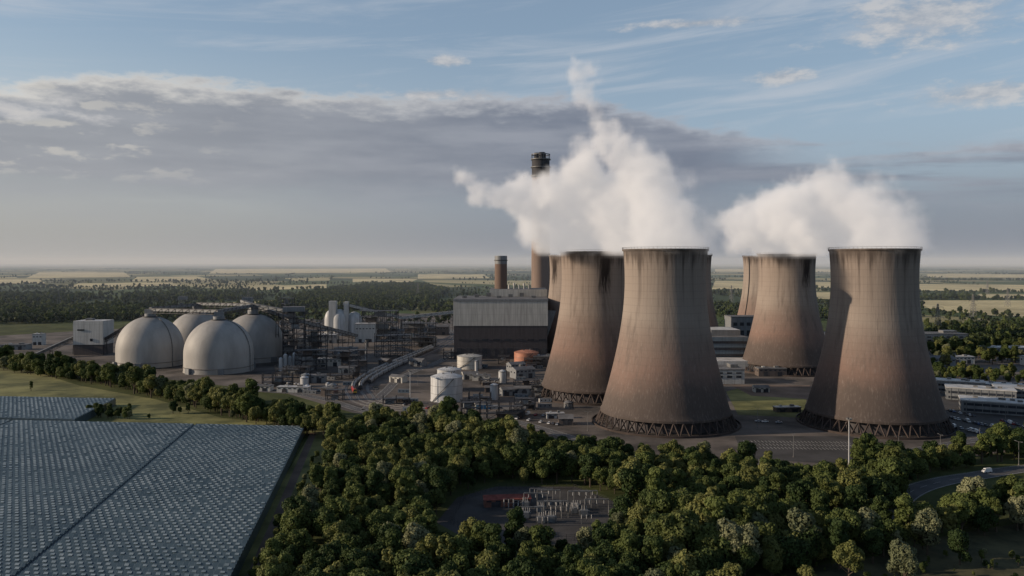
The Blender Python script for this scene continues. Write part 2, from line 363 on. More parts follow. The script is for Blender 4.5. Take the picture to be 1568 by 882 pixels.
for k,(a,c) in enumerate([((-374,815,58),(-356,892,58)),((-356,892,59),(-281,855,60)),((-287,772,58),(-281,855,59)),((-281,855,60),(-232,838,53)),((-374,815,57),(-287,772,58))]):
    conveyor(a,c,3.4,2.8,trest=(k==3))
lattice('conveyor_transfer_tower',XA(450,835),835,22,14,54,6,0.2,clad_top=5)
lattice('conveyor_transfer_tower',XA(437,870),880,12,12,66,6,0.1)
lattice('conveyor_transfer_tower',XA(377,900),905,10,10,60,6,0.1,clad_top=6)
lattice('conveyor_transfer_tower',XA(280,930),930,9,9,62,6,0.1,clad_top=4)
lattice('conveyor_transfer_tower',XA(320,900),915,8,8,58,6,0.1)
lattice('steel_process_structure',XA(470,760),775,30,12,20,5,0.3)
lattice('steel_process_structure',XA(520,800),810,26,14,16,5,-0.2)
lattice('steel_process_structure',XA(545,720),730,16,10,26,5,0.2)
lattice('steel_process_structure',XA(600,880),890,40,14,26,6,0.3)
lattice('steel_process_structure',XA(640,980),990,40,16,34,6,-0.1)
lattice('steel_process_structure',XA(575,1050),1080,50,18,40,8,0.0)
lattice('steel_process_structure',XA(480,870),880,24,14,34,6,0.1)
conveyor((XA(450,835),838,45),(XA(545,980),985,14),4,3.2)
conveyor((XA(370,900),900,62),(XA(455,845),840,44),4,3.2)
conveyor((XA(158,900),905,18),(XA(240,900),895,52),3.4,2.8,m_dark)
conveyor((XA(112,905),908,20),(XA(55,870),868,4),3.5,3,m_steel)
b=MB(); X=XA(135,900); b.box(X,912,0,33,24,12,m_dark); b.box(X,912,12,34,25,27,m_white,top=m_wroof)
b.box(X+4,899.2,16,3,0.5,3,m_glassd); b.box(X-8,899.2,28,8,0.5,1.6,m_glassd); b.box(X-4,912,39,8,6,2.2,m_steel); b.build('white_transfer_building')
def silo(b,x,y,r,h,mat):
    b.rev([(r,0),(r,h*0.6)]+[(r*math.cos(t),h*0.6+h*0.4*math.sin(t)) for t in [math.pi/2*k/8 for k in range(1,8)]]+[(0.3,h)],28,mat,x,y)
b=MB(); Y=1150; silo(b,XA(520,Y),Y,12,38,m_tankw); silo(b,XA(541,Y),Y+8,11,34,m_tankw); silo(b,XA(503,Y),Y+10,8,36,m_tankw)
b.box(XA(511,Y),Y-4,0,10,12,50,m_white,top=m_wroof); b.box(XA(531,Y),Y-2,0,6,9,49,m_white,top=m_wroof); b.build('storage_silos',True)
conveyor((XA(525,Y),Y,46),(XA(612,Y),Y+20,24),5,4,m_white)
conveyor((XA(612,Y),Y+20,24),(XA(690,Y),Y+60,30),5,4,m_white)
def shed(name,X,Y,w,d,h,rot,mat,roof,gable=True,doors=2):
    b=MB(); b.box(X,Y,0,w,d,h,mat,rot=rot,top=roof); c,n_=math.cos(rot),math.sin(rot)
    def R(u,v,z): return (X+u*c-v*n_,Y+u*n_+v*c,z)
    e=0.4
    if gable:
        r=d*0.16+0.5
        A=[R(-w/2-e,-d/2-e,h+.02),R(w/2+e,-d/2-e,h+.02),R(w/2+e,0,h+r),R(-w/2-e,0,h+r),R(w/2+e,d/2+e,h+.02),R(-w/2-e,d/2+e,h+.02)]
        b.poly([A[0],A[1],A[2],A[3]],roof); b.poly([A[3],A[2],A[4],A[5]],roof)
        b.poly([A[0],A[3],A[5]],mat); b.poly([A[1],A[4],A[2]],mat)
    else:
        b.box(X,Y,h,w+.6,d+.6,0.6,m_steel,rot=rot,top=roof)
        b.box(w*.2,0,h+.6,w*.15,d*.3,1.4,m_steel,rot=rot,cx=X,cy=Y); b.box(-w*.25,d*.1,h+.6,w*.1,d*.2,1.0,m_white,rot=rot,cx=X,cy=Y)
    for k in range(doors): b.box(-w/2+w*(k+.5)/doors,-d/2-0.06,0,min(4,w/(doors+1)),0.2,min(4.2,h*.7),m_glassd if k%2 else m_dsteel,rot=rot,cx=X,cy=Y)
    nw=int(w/4)
    for k in range(nw): b.box(-w/2+w*(k+.5)/nw,-d/2-0.06,h*.72,2.2,0.16,min(1.3,h*.15),m_glassd,rot=rot,cx=X,cy=Y)
    for k in range(int(d/5)): b.box(-w/2-0.06,-d/2+d*(k+.5)/int(d/5),h*.6,0.16,2.2,min(1.3,h*.2),m_glassd,rot=rot,cx=X,cy=Y)
    return b.build(name)
mm=[m_white,m_grey,m_brown,m_pale,m_blue]
SH=[(560,523,26,18,24,0.1,0,1,0),(583,515,18,16,16,0.1,0,1,0),(610,520,30,14,12,.2,1,0,1),(800,578,20,12,8,.5,1,0,1),(790,568,16,10,7,.5,1,0,1),(833,560,22,14,10,0,2,0,0),
(720,580,14,9,5,.2,3,0,1),(752,600,10,6,4,.1,2,0,1),(640,560,16,9,6,-.5,1,0,1),(610,585,14,8,5,-.5,3,0,1),(590,560,12,8,6,-.6,2,0,1),(480,585,22,10,6,.1,1,0,0),(505,560,24,12,7,.1,3,1,0),(450,600,26,8,4,-.1,0,1,0),
(400,598,18,8,4,-.1,3,0,0),(530,545,26,12,9,.1,4,0,0),(655,530,20,14,10,-.3,1,0,1),(672,512,30,16,12,0,2,0,1),(630,505,34,16,12,0,1,0,0),(720,512,40,16,10,0,1,0,0),(860,570,20,12,8,0,2,0,0),(740,625,12,5,3,.2,3,0,1),
(690,635,12,5,3,.1,3,0,1),(805,625,14,6,3.5,.1,1,0,0),(850,640,12,5,3,.1,0,1,0),(780,605,14,8,5,.3,1,0,1),(25,535,30,14,6,.1,1,0,0),(60,528,12,10,14,.1,0,1,0),(500,525,30,16,11,0,1,1,0),(470,535,22,12,14,0,1,0,0),
(1180,575,26,12,7,0,2,0,0),(1165,600,12,7,4,0,3,0,1),(1205,630,18,6,3,.1,2,1,0),(1435,560,30,14,8,0,1,0,1),(1470,556,24,12,7,0,3,1,0),(1540,545,50,20,10,0,1,1,0),(1600,560,40,18,9,0,0,1,0),(1310,590,14,10,5,0,0,1,0)]
for px,py,w,d,h,r,mi,rf,gb in SH: shed('industrial_shed',*G(px,py),w,d,h,r,mm[mi],(m_roof,m_wroof)[rf],bool(gb))
for k in range(190):
    px=random.uniform(400,880); py=random.uniform(490,650)
    if 535<px<700 and abs((py-600)+(px-545)*0.55)<32: continue
    if 640<px<720 and 560<py<625: continue
    if 690<px<845 and py<548: continue
    if py>600+ (px-400)*0.13: continue
    X,Y=G(px,py); t=random.random(); r=random.uniform(-.3,.3)
    if t<.35:
        b=MB(); w=random.uniform(5,12); b.box(X,Y,0,w,2.6,2.7,random.choice([m_white,m_grey,m_blue,m_brown,m_brown,m_grey]),rot=r,top=m_wroof if random.random()<.3 else m_roof)
        for q in range(3): b.box(-w/2+w*(q+.5)/3,-1.34,1,1,0.08,1,m_glassd,rot=r,cx=X,cy=Y)
        b.box(X,Y,2.7,w+.2,2.8,0.15,m_steel,rot=r); b.build('site_cabin')
    elif t<.5:
        b=MB(); rr=random.uniform(1.5,4); hh=random.uniform(4,12); b.rev([(rr,0),(rr,hh),(rr*.3,hh+rr*.35),(0.1,hh+rr*.4)],20,random.choice([m_tankw,m_steel,m_grey]),X,Y)
        b.rev([(rr+.1,hh-.3),(rr+.5,hh-.3),(rr+.5,hh)],20,m_dsteel,X,Y); b.beam((X+rr+.3,Y,0),(X+rr+.3,Y,hh+1),.5,m_dsteel); b.build('process_vessel',True)
    elif t<.8: lattice('pipe_rack',X,Y,random.uniform(10,26),5,random.uniform(5,12),4,r)
    else: shed('industrial_shed',X,Y,random.uniform(8,16),random.uniform(6,10),random.uniform(4,8),r,random.choice(mm[1:]),m_roof,random.random()<.5,1)
def tank(name,px,py,r,h,mat,dome=1.5):
    X,Y=G(px,py); Y+=r; X=XA(px,Y); b=MB()
    b.rev([(r+.4,0),(r+.4,.4),(r,.4),(r,h),(r+.25,h),(r+.25,h+.3),(r*.5,h+dome*.8),(.2,h+dome)],56,mat,X,Y)
    for z in(h*.33,h*.66): b.rev([(r,z),(r+.12,z),(r+.12,z+.2),(r,z+.2)],56,m_steel,X,Y)
    for i in range(40):
        t=2*math.pi*i/40; b.beam((X+r*math.sin(t),Y-r*math.cos(t),h+.3),(X+r*math.sin(t),Y-r*math.cos(t),h+1.4),.1,m_dsteel)
    b.rev([(r-.05,h+1.35),(r+.05,h+1.45)],56,m_dsteel,X,Y)
    for k in range(14):
        t=-.9+k*.1;t2=t+.1; b.beam((X+(r+.7)*math.sin(t),Y-(r+.7)*math.cos(t),h*k/14),(X+(r+.7)*math.sin(t2),Y-(r+.7)*math.cos(t2),h*(k+1)/14),.8,m_dsteel,.25)
    b.cyl(X+r*.3,Y,h+dome*.7,h+dome+1,.6,m_steel,n=10); b.box(X-r*.2,Y-r*.2,h+dome*.7,1.6,1.2,1.2,m_steel); b.build(name,True)
tank('storage_tank',684,617,12.2,18,m_tankw,3); tank('storage_tank',719,566,12.5,12,m_pale,2); tank('storage_tank',806,561,12.6,13,m_orange,2.5); tank('storage_tank',688,600,10,17,m_tankw,2)
b=MB()
for k in range(5):
    X,Y=G(430+k*7,568-k*1.2); b.rev([(1.9,0),(1.9,12+3*(k%2)),(.3,13.5+3*(k%2))],18,m_tankw,X,Y); b.beam((X+2.1,Y,0),(X+2.1,Y,15),.4,m_steel)
b.build('chemical_tanks',True)
b=MB(); X,Y=G(740,626); b.box(X,Y,0,9,4,3,m_bluep,rot=.1); b.box(X+8,Y+1,0,5,3,2.4,m_white,rot=.1); b.box(X,Y,3,9.2,4.2,.2,m_steel,rot=.1); b.build('blue_container')
# ================================================================= RAILWAY
RP=[G(552,606),G(546,594),G(560,580),G(595,562),G(640,543),G(688,521),G(712,505),G(720,494)]
def offs(path,o):
    out=[]
    for i,p in enumerate(path):
        t=(path[min(i+1,len(path)-1)]-path[max(i-1,0)]).normalized(); out.append(p+Vector((-t.y,t.x))*o)
    return out
base=smoothpath(RP,5)
ext=smoothpath([G(640,628),G(590,622),G(560,614)]+RP,5)
b=MB(); ribbon(b,ext,26,0.10,m_ballast,0)
for o_ in(-9,-3,3,9):
    tr=offs(ext,o_)
    ribbon(b,tr,2.6,0.14,m_brown)
    for g_ in(-.75,.75):
        r_=offs(tr,g_)
        for i in range(len(r_)-1): b.beam((*r_[i],.25),(*r_[i+1],.25),.12,m_steel,.2)
b.build('railway_track')
def train(name,path,start,n,L=17.0,loco=True):
    cum=[0]
    for i in range(len(path)-1): cum.append(cum[-1]+(path[i+1]-path[i]).length)
    def at(s):
        for i in range(len(cum)-1):
            if cum[i+1]>=s: return path[i].lerp(path[i+1],(s-cum[i])/(cum[i+1]-cum[i]))
        return None
    b=MB(); s=start
    for k in range(n):
        a=at(s);c=at(s+L)
        if a is None or c is None: break
        d=(c-a).normalized(); nn=Vector((-d.y,d.x)); s+=L+1.4
        isl=loco and k==0
        sec=[(-1.4,1.1),(-1.5,2.6),(-1.35,3.5),(-.8,4.1),(0,4.3),(.8,4.1),(1.35,3.5),(1.5,2.6),(1.4,1.1)] if not isl else [(-1.4,1.0),(-1.45,2.8),(-1.2,3.7),(-.5,4.0),(.5,4.0),(1.2,3.7),(1.45,2.8),(1.4,1.0)]
        mat=m_redp if isl else m_wag
        def pt(q,u,z): return (*(q+nn*u),z)
        A=[pt(a,u,z) for u,z in sec];C=[pt(c,u,z) for u,z in sec]
        for i in range(len(sec)-1): b.poly([A[i],A[i+1],C[i+1],C[i]],mat)
        b.poly(A,m_yel if isl else m_dsteel); b.poly(C[::-1],mat)
        rot=math.atan2(d.y,d.x)
        for f in(.16,.84):
            q=a.lerp(c,f); b.box(q.x,q.y,.35,3.6,2.3,.75,m_dsteel,rot=rot)
            for g_ in(-1,1):
                for hh in(-.8,.8):
                    w_=q+d*g_*1.1+nn*hh; b.beam((*(w_-nn*.1),.75),(*(w_+nn*.1),.75),.9,m_dsteel)
        if not isl:
            for f in(.2,.4,.6,.8):
                q=a.lerp(c,f); b.box(q.x,q.y,4.25,1.8,.9,.25,m_dsteel,rot=rot)
            for f in(.02,.34,.66,.98):
                q=a.lerp(c,f); b.box(q.x,q.y,1.0,.2,3.1,1.8,m_dsteel,rot=rot)
        else:
            b.box(a.x,a.y,2.4,.3,2.2,.9,m_glassd,rot=rot)
            for f in(.3,.5,.7): q=a.lerp(c,f); b.box(q.x,q.y,3.95,2,1.4,.4,m_dsteel,rot=rot)
    b.build(name,False)
train('freight_train',offs(base,3),10,19); train('freight_train',offs(base,-3),28,17,loco=False); train('freight_train',offs(base,-9),60,8,loco=False)
# ================================================================= RIGHT OFFICE BUILDINGS
for (px,py,w,d,h,r) in((1545,632,60,22,8,-.45),(1500,612,46,18,9,-.45),(1470,600,34,14,9,-.45),(1590,612,60,20,9,-.45),(1540,600,40,16,6,-.45)):
    X,Y=G(px,py); b=MB(); b.box(X,Y,0,w,d,h,m_grey,rot=r,top=m_wroof)
    b.box(X,Y,h,w+.8,d+.8,.7,m_wroof,rot=r)
    for fl in range(2):
        b.box(0,-d/2-.05,1.1+fl*3.9,w*.94,.25,1.7,m_glassd,rot=r,cx=X,cy=Y); b.box(-w/2-.05,0,1.1+fl*3.9,.25,d*.85,1.7,m_glassd,rot=r,cx=X,cy=Y)
    for k in range(int(w/5)): b.box(-w/2+3+k*5,-d/2-.12,0,.3,.3,h,m_grey,rot=r,cx=X,cy=Y)
    for k in range(5): b.box(random.uniform(-.4,.4)*w,random.uniform(-.3,.3)*d,h+.7,3,2,1.3,m_steel,rot=r,cx=X,cy=Y)
    b.build('office_building')
# ================================================================= CARS, LAMPS, PYLONS
def carmesh(colr,i,van=False):
    mt=pbr('car_paint_%d'%i,colr,0.3,0.05,1,spec=0.5); b=MB(); 
    W_=.9
    side=[(-2.1,.35),(-2.15,.75),(-1.95,.95),(-1.2,1.0),(1.6,1.0),(2.05,.9),(2.15,.5),(2.1,.35)] if not van else [(-2.6,.4),(-2.65,1.0),(-2.1,1.25),(-1.5,1.3),(2.6,1.3),(2.65,.4)]
    top=[(-1.1,1.0),(-.45,1.45),(1.0,1.48),(1.75,1.0)] if not van else [(-1.9,1.3),(-1.3,2.2),(2.55,2.25),(2.6,1.3)]
    def ext(poly,w0,w1,mat):
        zb=min(z for _,z in poly)
        ww=lambda z: w0 if z<=zb+.02 else w1
        A=[(x,-ww(z),z) for x,z in poly];C=[(x,ww(z),z) for x,z in poly]
        for k in range(len(poly)):
            j=(k+1)%len(poly); b.poly([A[k],A[j],C[j],C[k]],mat)
        b.poly(A[::-1],mat); b.poly(C,mat)
    ext(side,W_,W_,mt); ext(top,W_-.08,W_-.22,m_glassd if not van else mt)
    b.box((-.45+1.0)/2 if not van else .6,0,1.46 if not van else 2.24,1.5 if not van else 3.6,1.25,.05,mt)
    if van: b.box(-2.0,0,1.5,.25,1.5,.5,m_glassd)
    for x in(-1.35,1.35):
        for s in(-1,1):
            v0=len(b.v); 
            for yy in(s*.78,s*.93):
                for k in range(10): t=2*math.pi*k/10; b.v.append((x+.33*math.cos(t),yy,.33+.33*math.sin(t)))
            for k in range(10): b.f.append((v0+k,v0+(k+1)%10,v0+10+(k+1)%10,v0+10+k)); b.m.append(b.mi(m_rubber))
            b.f.append(tuple(range(v0+10,v0+20))); b.m.append(b.mi(m_rubber))
    o_=b.build('parked_car',link=False); return o_
cars=[carmesh(c,i) for i,c in enumerate([(.5,.5,.5),(.05,.05,.06),(.25,.26,.28),(.25,.03,.03),(.04,.08,.2),(.6,.6,.6)])]
van=carmesh((.6,.6,.6),9,True)
def carrow(p0,p1,n,rz,keep=.8):
    for k in range(n):
        if random.random()>keep: continue
        t=k/max(1,n-1); x=p0[0]+(p1[0]-p0[0])*t; y=p0[1]+(p1[1]-p0[1])*t
        isv=random.random()<.12
        dup(van if isv else random.choice(cars),'parked_van' if isv else 'parked_car',(x,y,.1),rz+random.uniform(-.05,.05)+(math.pi if random.random()<.4 else 0))
carrow(G(1452,640),G(1520,655),14,1.4); carrow(G(1450,652),G(1500,664),10,1.4); carrow(G(1535,646),G(1600,662),12,1.4); carrow(G(1455,630),G(1490,638),8,1.4)
carrow(G(790,634),G(870,640),14,1.2,.6); carrow(G(780,640),G(860,652),14,1.2,.5); carrow(G(1140,645),G(1225,650),9,.2,.4); carrow(G(600,618),G(655,626),9,1.0,.5)
carrow(G(440,592),G(500,600),12,1.2,.7); carrow(G(420,586),G(470,590),10,1.2,.5); carrow(G(1460,545),G(1560,552),14,0,.6); carrow(G(760,585),G(770,612),6,0,.5)
dup(van,'parked_van',(*G(1511,724),.1),.3)
b=MB(); 
for k in range(30):
    t=k/29; p0=G(1140,676);p1=G(1300,678); x=p0[0]+(p1[0]-p0[0])*t; y=p0[1]+(p1[1]-p0[1])*t
    for j in range(3): b.box(x,y-8*j,.1,.15,4.8,.02,m_mark)
b.build('parking_bay_markings')
b=MB(); b.cyl(0,0,0,.6,.35,m_conc,n=10); b.cyl(0,0,.6,12,.16,m_steel,r1=.09,n=8); b.beam((0,0,12),(-1.6,0,12.3),.1,m_steel); b.beam((0,0,12),(1.6,0,12.3),.1,m_steel)
for s in(-1,1): b.box(s*1.9,0,12.2,.9,.35,.18,m_steel)
lamp=b.build('street_lamp',loc=(*G(1376,703),0))
for q in((1215,700),(1160,655),(1440,700),(1500,690),(900,660),(820,628),(740,640),(575,620),(510,605),(430,588),(1480,640),(1540,650),(1560,712),(680,545),(640,590)): dup(lamp,'street_lamp',(*G(*q),0),random.uniform(0,3))
b=MB(); b.cyl(0,0,0,.8,.6,m_conc,n=10); b.cyl(0,0,.8,24,.35,m_tankw,r1=.18,n=10); b.rev([(.2,23.6),(1.4,23.6),(1.4,24),(.2,24)],14,m_steel)
for k in range(6):
    t=k*math.pi/3; b.box(1.3*math.sin(t),1.3*math.cos(t),24,.7,.5,.5,m_steel,rot=-t)
mast=b.build('floodlight_mast',loc=(*G(1300,712),0))
for q in((628,617),(955,650),(1290,600),(560,560)): dup(mast,'floodlight_mast',(*G(*q),0))
b=MB(); Hh=46
def lv(z): return 4.2*(1-z/Hh)**1.1+.6
zz=[0,8,15,21,26,30,34,38,42,46]
for i in range(len(zz)-1):
    a,c=lv(zz[i]),lv(zz[i+1])
    for s,t in((1,1),(1,-1),(-1,1),(-1,-1)): b.beam((s*a,t*a,zz[i]),(s*c,t*c,zz[i+1]),.4,m_steel)
    for s in(-1,1):
        b.beam((-a,s*a,zz[i]),(c,s*c,zz[i+1]),.22,m_steel); b.beam((a,s*a,zz[i]),(-c,s*c,zz[i+1]),.22,m_steel)
        b.beam((s*a,-a,zz[i]),(s*c,c,zz[i+1]),.22,m_steel); b.beam((s*a,a,zz[i]),(s*c,-c,zz[i+1]),.22,m_steel)
for z,wd in((26,9),(34,11.5),(41,8)):
    for s in(-1,1):
        b.beam((0,0,z+2),(s*wd,0,z),.3,m_steel); b.beam((s*lv(z),0,z-.8),(s*wd,0,z),.3,m_steel); b.beam((s*wd,0,z),(s*wd,0,z-3),.22,m_glassd)
pyl=b.build('electricity_pylon',loc=(XA(1436,1150),1150,0))
PL=[(1490,1500),(1543,1900),(1330,1700),(436,1250),(1580,1150),(1512,2600),(90,1700),(640,2400),(380,2000),(1120,2100)]
for px,Y in PL: dup(pyl,'electricity_pylon',(XA(px,Y),Y,0),.4)
b=MB()
for (p0,p1) in(((1436,1150),(1490,1500)),((1490,1500),(1543,1900)),((1580,1150),(1436,1150))):
    A=Vector((XA(*p0),p0[1],0));C=Vector((XA(*p1),p1[1],0))
    for u,z in((-9,23),(9,23),(-11.5,31),(11.5,31),(0,46)):
        for k in range(10):
            f=lambda t:(A.lerp(C,t)+Vector((u,0,z-10*(1-(2*t-1)**2)*1.0)))
            b.beam(f(k/10),f((k+1)/10),.09,m_dsteel)
b.build('overhead_power_lines')
# ================================================================= SUBSTATION
X,Y=G(776,773)
shed('red_roofed_building',X,Y,20,6,3.2,.12,m_brick,m_redroof,True,2)
for k in range(34):
    px=random.uniform(770,925); py=random.uniform(772,806)
    X,Y=G(px,py); b=MB()
    if k%4==0:
        b.box(X,Y,.1,3,2.2,2.4,m_grey); 
        for s in(-.9,0,.9): b.cyl(X+s,Y,2.5,4.2,.18,m_insul,n=8)
        for s in(-1,1): b.box(X+s*1.9,Y,.3,.5,1.8,1.9,m_steel)
        b.build('transformer')
    elif k%4==1:
        for s in(-5,5): b.cyl(X+s,Y,0,7,.2,m_steel,n=6)
        b.beam((X-5,Y,7),(X+5,Y,7),.4,m_steel)
        for s in(-3,0,3): b.cyl(X+s,Y,5.2,6.8,.2,m_insul,n=6)
        b.build('busbar_gantry')
    else:
        for s in(-2,0,2): b.box(X+s,Y,0,.3,.3,2.2,m_steel); b.cyl(X+s,Y,2.2,3.8,.22,m_insul,n=8)
        b.beam((X-2.5,Y,3.9),(X+2.5,Y,3.9),.12,m_steel); b.build('insulator_post_set')
b=MB(); fp=[G(*q) for q in((690,800),(712,764),(765,749),(878,749),(935,772),(942,800),(880,828),(740,832),(690,800))]
for i in range(len(fp)-1):
    A=Vector((*fp[i],0));C=Vector((*fp[i+1],0)); n=int((C-A).length/3)
    for k in range(n): q=A.lerp(C,k/n); b.beam(q,q+Vector((0,0,2.6)),.12,m_dsteel)
    for z in(.3,1,1.7,2.4): b.beam(A+Vector((0,0,z)),C+Vector((0,0,z)),.05,m_dsteel)
b.build('security_fence')
# ================================================================= GREENHOUSE
m_gh,nt,b_=newmat('greenhouse_glass'); uvn=nt.nodes.new('ShaderNodeUVMap'); uvn.uv_map='uv'
u,v,_=sep(nt,V(nt,uvn.outputs[0]))
bar=M(nt,'GREATER_THAN',M(nt,'FRACT',u/2.0),0.92)
pan=nt.nodes.new('ShaderNodeTexWhiteNoise'); pan.noise_dimensions='2D'
nt.links.new(comb(nt,M(nt,'FLOOR',u/2.0),M(nt,'FLOOR',v/1.6),0.0).k,pan.inputs['Vector'])
big=noise(nt,comb(nt,u*0.010,v*0.016,0.0),1,5,0.6)
c=mix(nt,V(nt,pan.outputs[0]),(0.030,0.052,0.070),(0.055,0.084,0.105)); c=mix(nt,sstep(nt,.35,.7,big)*.5,c,(0.09,0.13,0.155))
c=mix(nt,bar*0.4,c,(0.18,0.21,0.23)); setin(nt,b_.inputs['Base Color'],c); b_.inputs['Roughness'].default_value=0.3; b_.inputs['Specular IOR Level'].default_value=0.5
m_vent,nt,b_=newmat('vent_glint_glass'); o=objco(nt); vf=noise(nt,o,0.02,4,.6); vr=noise(nt,o,0.6,2,.5)
setin(nt,b_.inputs['Base Color'],mix(nt,sstep(nt,.32,.68,vf*.6+vr*.4),(0.10,0.14,0.165),(0.27,0.32,0.345))); b_.inputs['Roughness'].default_value=.35  # paler than the roof glass: glints put into the vent colour
m_gut=pbr('aluminium_gutter',(0.11,0.13,0.15),0.5,0.2,0.1)
O=Vector((-127,483)); Vd=Vector((37,-231))/231; Ud=Vector((-143,14))/143
def greenhouse(name,u0,u1,v0,v1,alleys=()):
    vs=[];fs=[];uv=[];mi=[]
    def Wp(u,v,z): q=O+Ud*u+Vd*v; return (q.x,q.y,z)
    def quad(ps,uvs,m): 
        k=len(vs); vs.extend(ps); fs.append((k,k+1,k+2,k+3)); uv.extend(uvs); mi.append(m)
    segs=[];a=u0
    for al in sorted(alleys): segs.append((a,al)); a=al+1.6
    segs.append((a,u1)); SP=3.2; zg,zr=4.8,5.6
    for (a,c) in segs:
        n=int((v1-v0)/SP)
        for i in range(n):
            va=v0+i*SP; vb=va+SP/2; vc=va+SP
            quad([Wp(c,va,zg),Wp(c,vb,zr),Wp(a,vb,zr),Wp(a,va,zg)],[(c,va),(c,vb),(a,vb),(a,va)],0)
            quad([Wp(c,vb,zr),Wp(c,vc,zg),Wp(a,vc,zg),Wp(a,vb,zr)],[(c,vb),(c,vc),(a,vc),(a,vb)],0)
            quad([Wp(a,vc-.12,zg+.1),Wp(a,vc+.12,zg+.1),Wp(c,vc+.12,zg+.1),Wp(c,vc-.12,zg+.1)],[(0,0)]*4,2)
            for e in(a,c): quad([Wp(e,va,0),Wp(e,va,zg),Wp(e,vc,zg),Wp(e,vc,0)],[(va,0),(va,4),(vc,4),(vc,0)],0); quad([Wp(e,va,zg),Wp(e,vb,zr),Wp(e,vb+.01,zr),Wp(e,vc,zg)],[(va,0),(va,4),(vc,4),(vc,0)],0)
            t=a+.6+(i%2)*1.6
            while t<c-2:
                op=.12+.30*random.random()
                if random.random()<.88: quad([Wp(t,vb,zr+.04),Wp(t+1.5,vb,zr+.04),Wp(t+1.5,vb+1.0,zr-.5+op),Wp(t,vb+1.0,zr-.5+op)],[(0,0)]*4,1)
                t+=3.2
        for vv in(v0,v0+n*SP): quad([Wp(a,vv,0),Wp(c,vv,0),Wp(c,vv,zg),Wp(a,vv,zg)],[(a,0),(c,0),(c,4),(a,4)],0)
    for al in alleys: quad([Wp(al,v0,4.5),Wp(al,v1,4.5),Wp(al+1.6,v1,4.5),Wp(al+1.6,v0,4.5)],[(0,0)]*4,2)
    me=bpy.data.meshes.new(name); me.from_pydata(vs,[],fs); ul=me.uv_layers.new(name='uv'); ul.data.foreach_set('uv',np.array(uv,dtype=np.float32).ravel())
    for q in(m_gh,m_vent,m_gut): me.materials.append(q)
    me.polygons.foreach_set('material_index',mi); me.update(); ob=bpy.data.objects.new(name,me); S.collection.objects.link(ob)
greenhouse('greenhouse',0,420,0,340,(69,190)); greenhouse('greenhouse',152,480,-84,-5,())
b=MB(); pt=[O+Ud*-5+Vd*-5,O+Ud*-5+Vd*340]; ribbon(b,[Vector(q) for q in pt],4,.1,m_soil); b.build('farm_track')
# ================================================================= TREES
def leafmat(name,a,c):
    m,nt,b_=newmat(name); o=objco(nt); n1=noise(nt,o,0.35,2,.6); oi=nt.nodes.new('ShaderNodeObjectInfo'); r=V(nt,oi.outputs['Random'])
    cc=mix(nt,sstep(nt,.25,.75,n1*0.45+r*0.55),a,c); setin(nt,b_.inputs['Base Color'],cc); b_.inputs['Roughness'].default_value=.7; b_.inputs['Specular IOR Level'].default_value=.15
    tr=nt.nodes.new('ShaderNodeBsdfTranslucent'); setin(nt,tr.inputs[0],cc); mx=nt.nodes.new('ShaderNodeMixShader'); mx.inputs[0].default_value=.22
    nt.links.new(b_.outputs[0],mx.inputs[1]); nt.links.new(tr.outputs[0],mx.inputs[2]); nt.links.new(mx.outputs[0],nt.nodes['Material Output'].inputs[0]); return m
lf=[leafmat('leaves_dark',(0.034,0.056,0.018),(0.105,0.130,0.038)),leafmat('leaves_olive',(0.070,0.090,0.026),(0.165,0.170,0.056)),leafmat('leaves_silver',(0.12,0.135,0.072),(0.22,0.225,0.125))]
lfar=leafmat('distant_foliage',(0.026,0.042,0.018),(0.065,0.082,0.032))
lcore=pbr('leaves_inner_shade',(0.013,0.019,0.009),.9,.3,.5)  # crown cores coloured far darker than the leaves, as painted inner shade
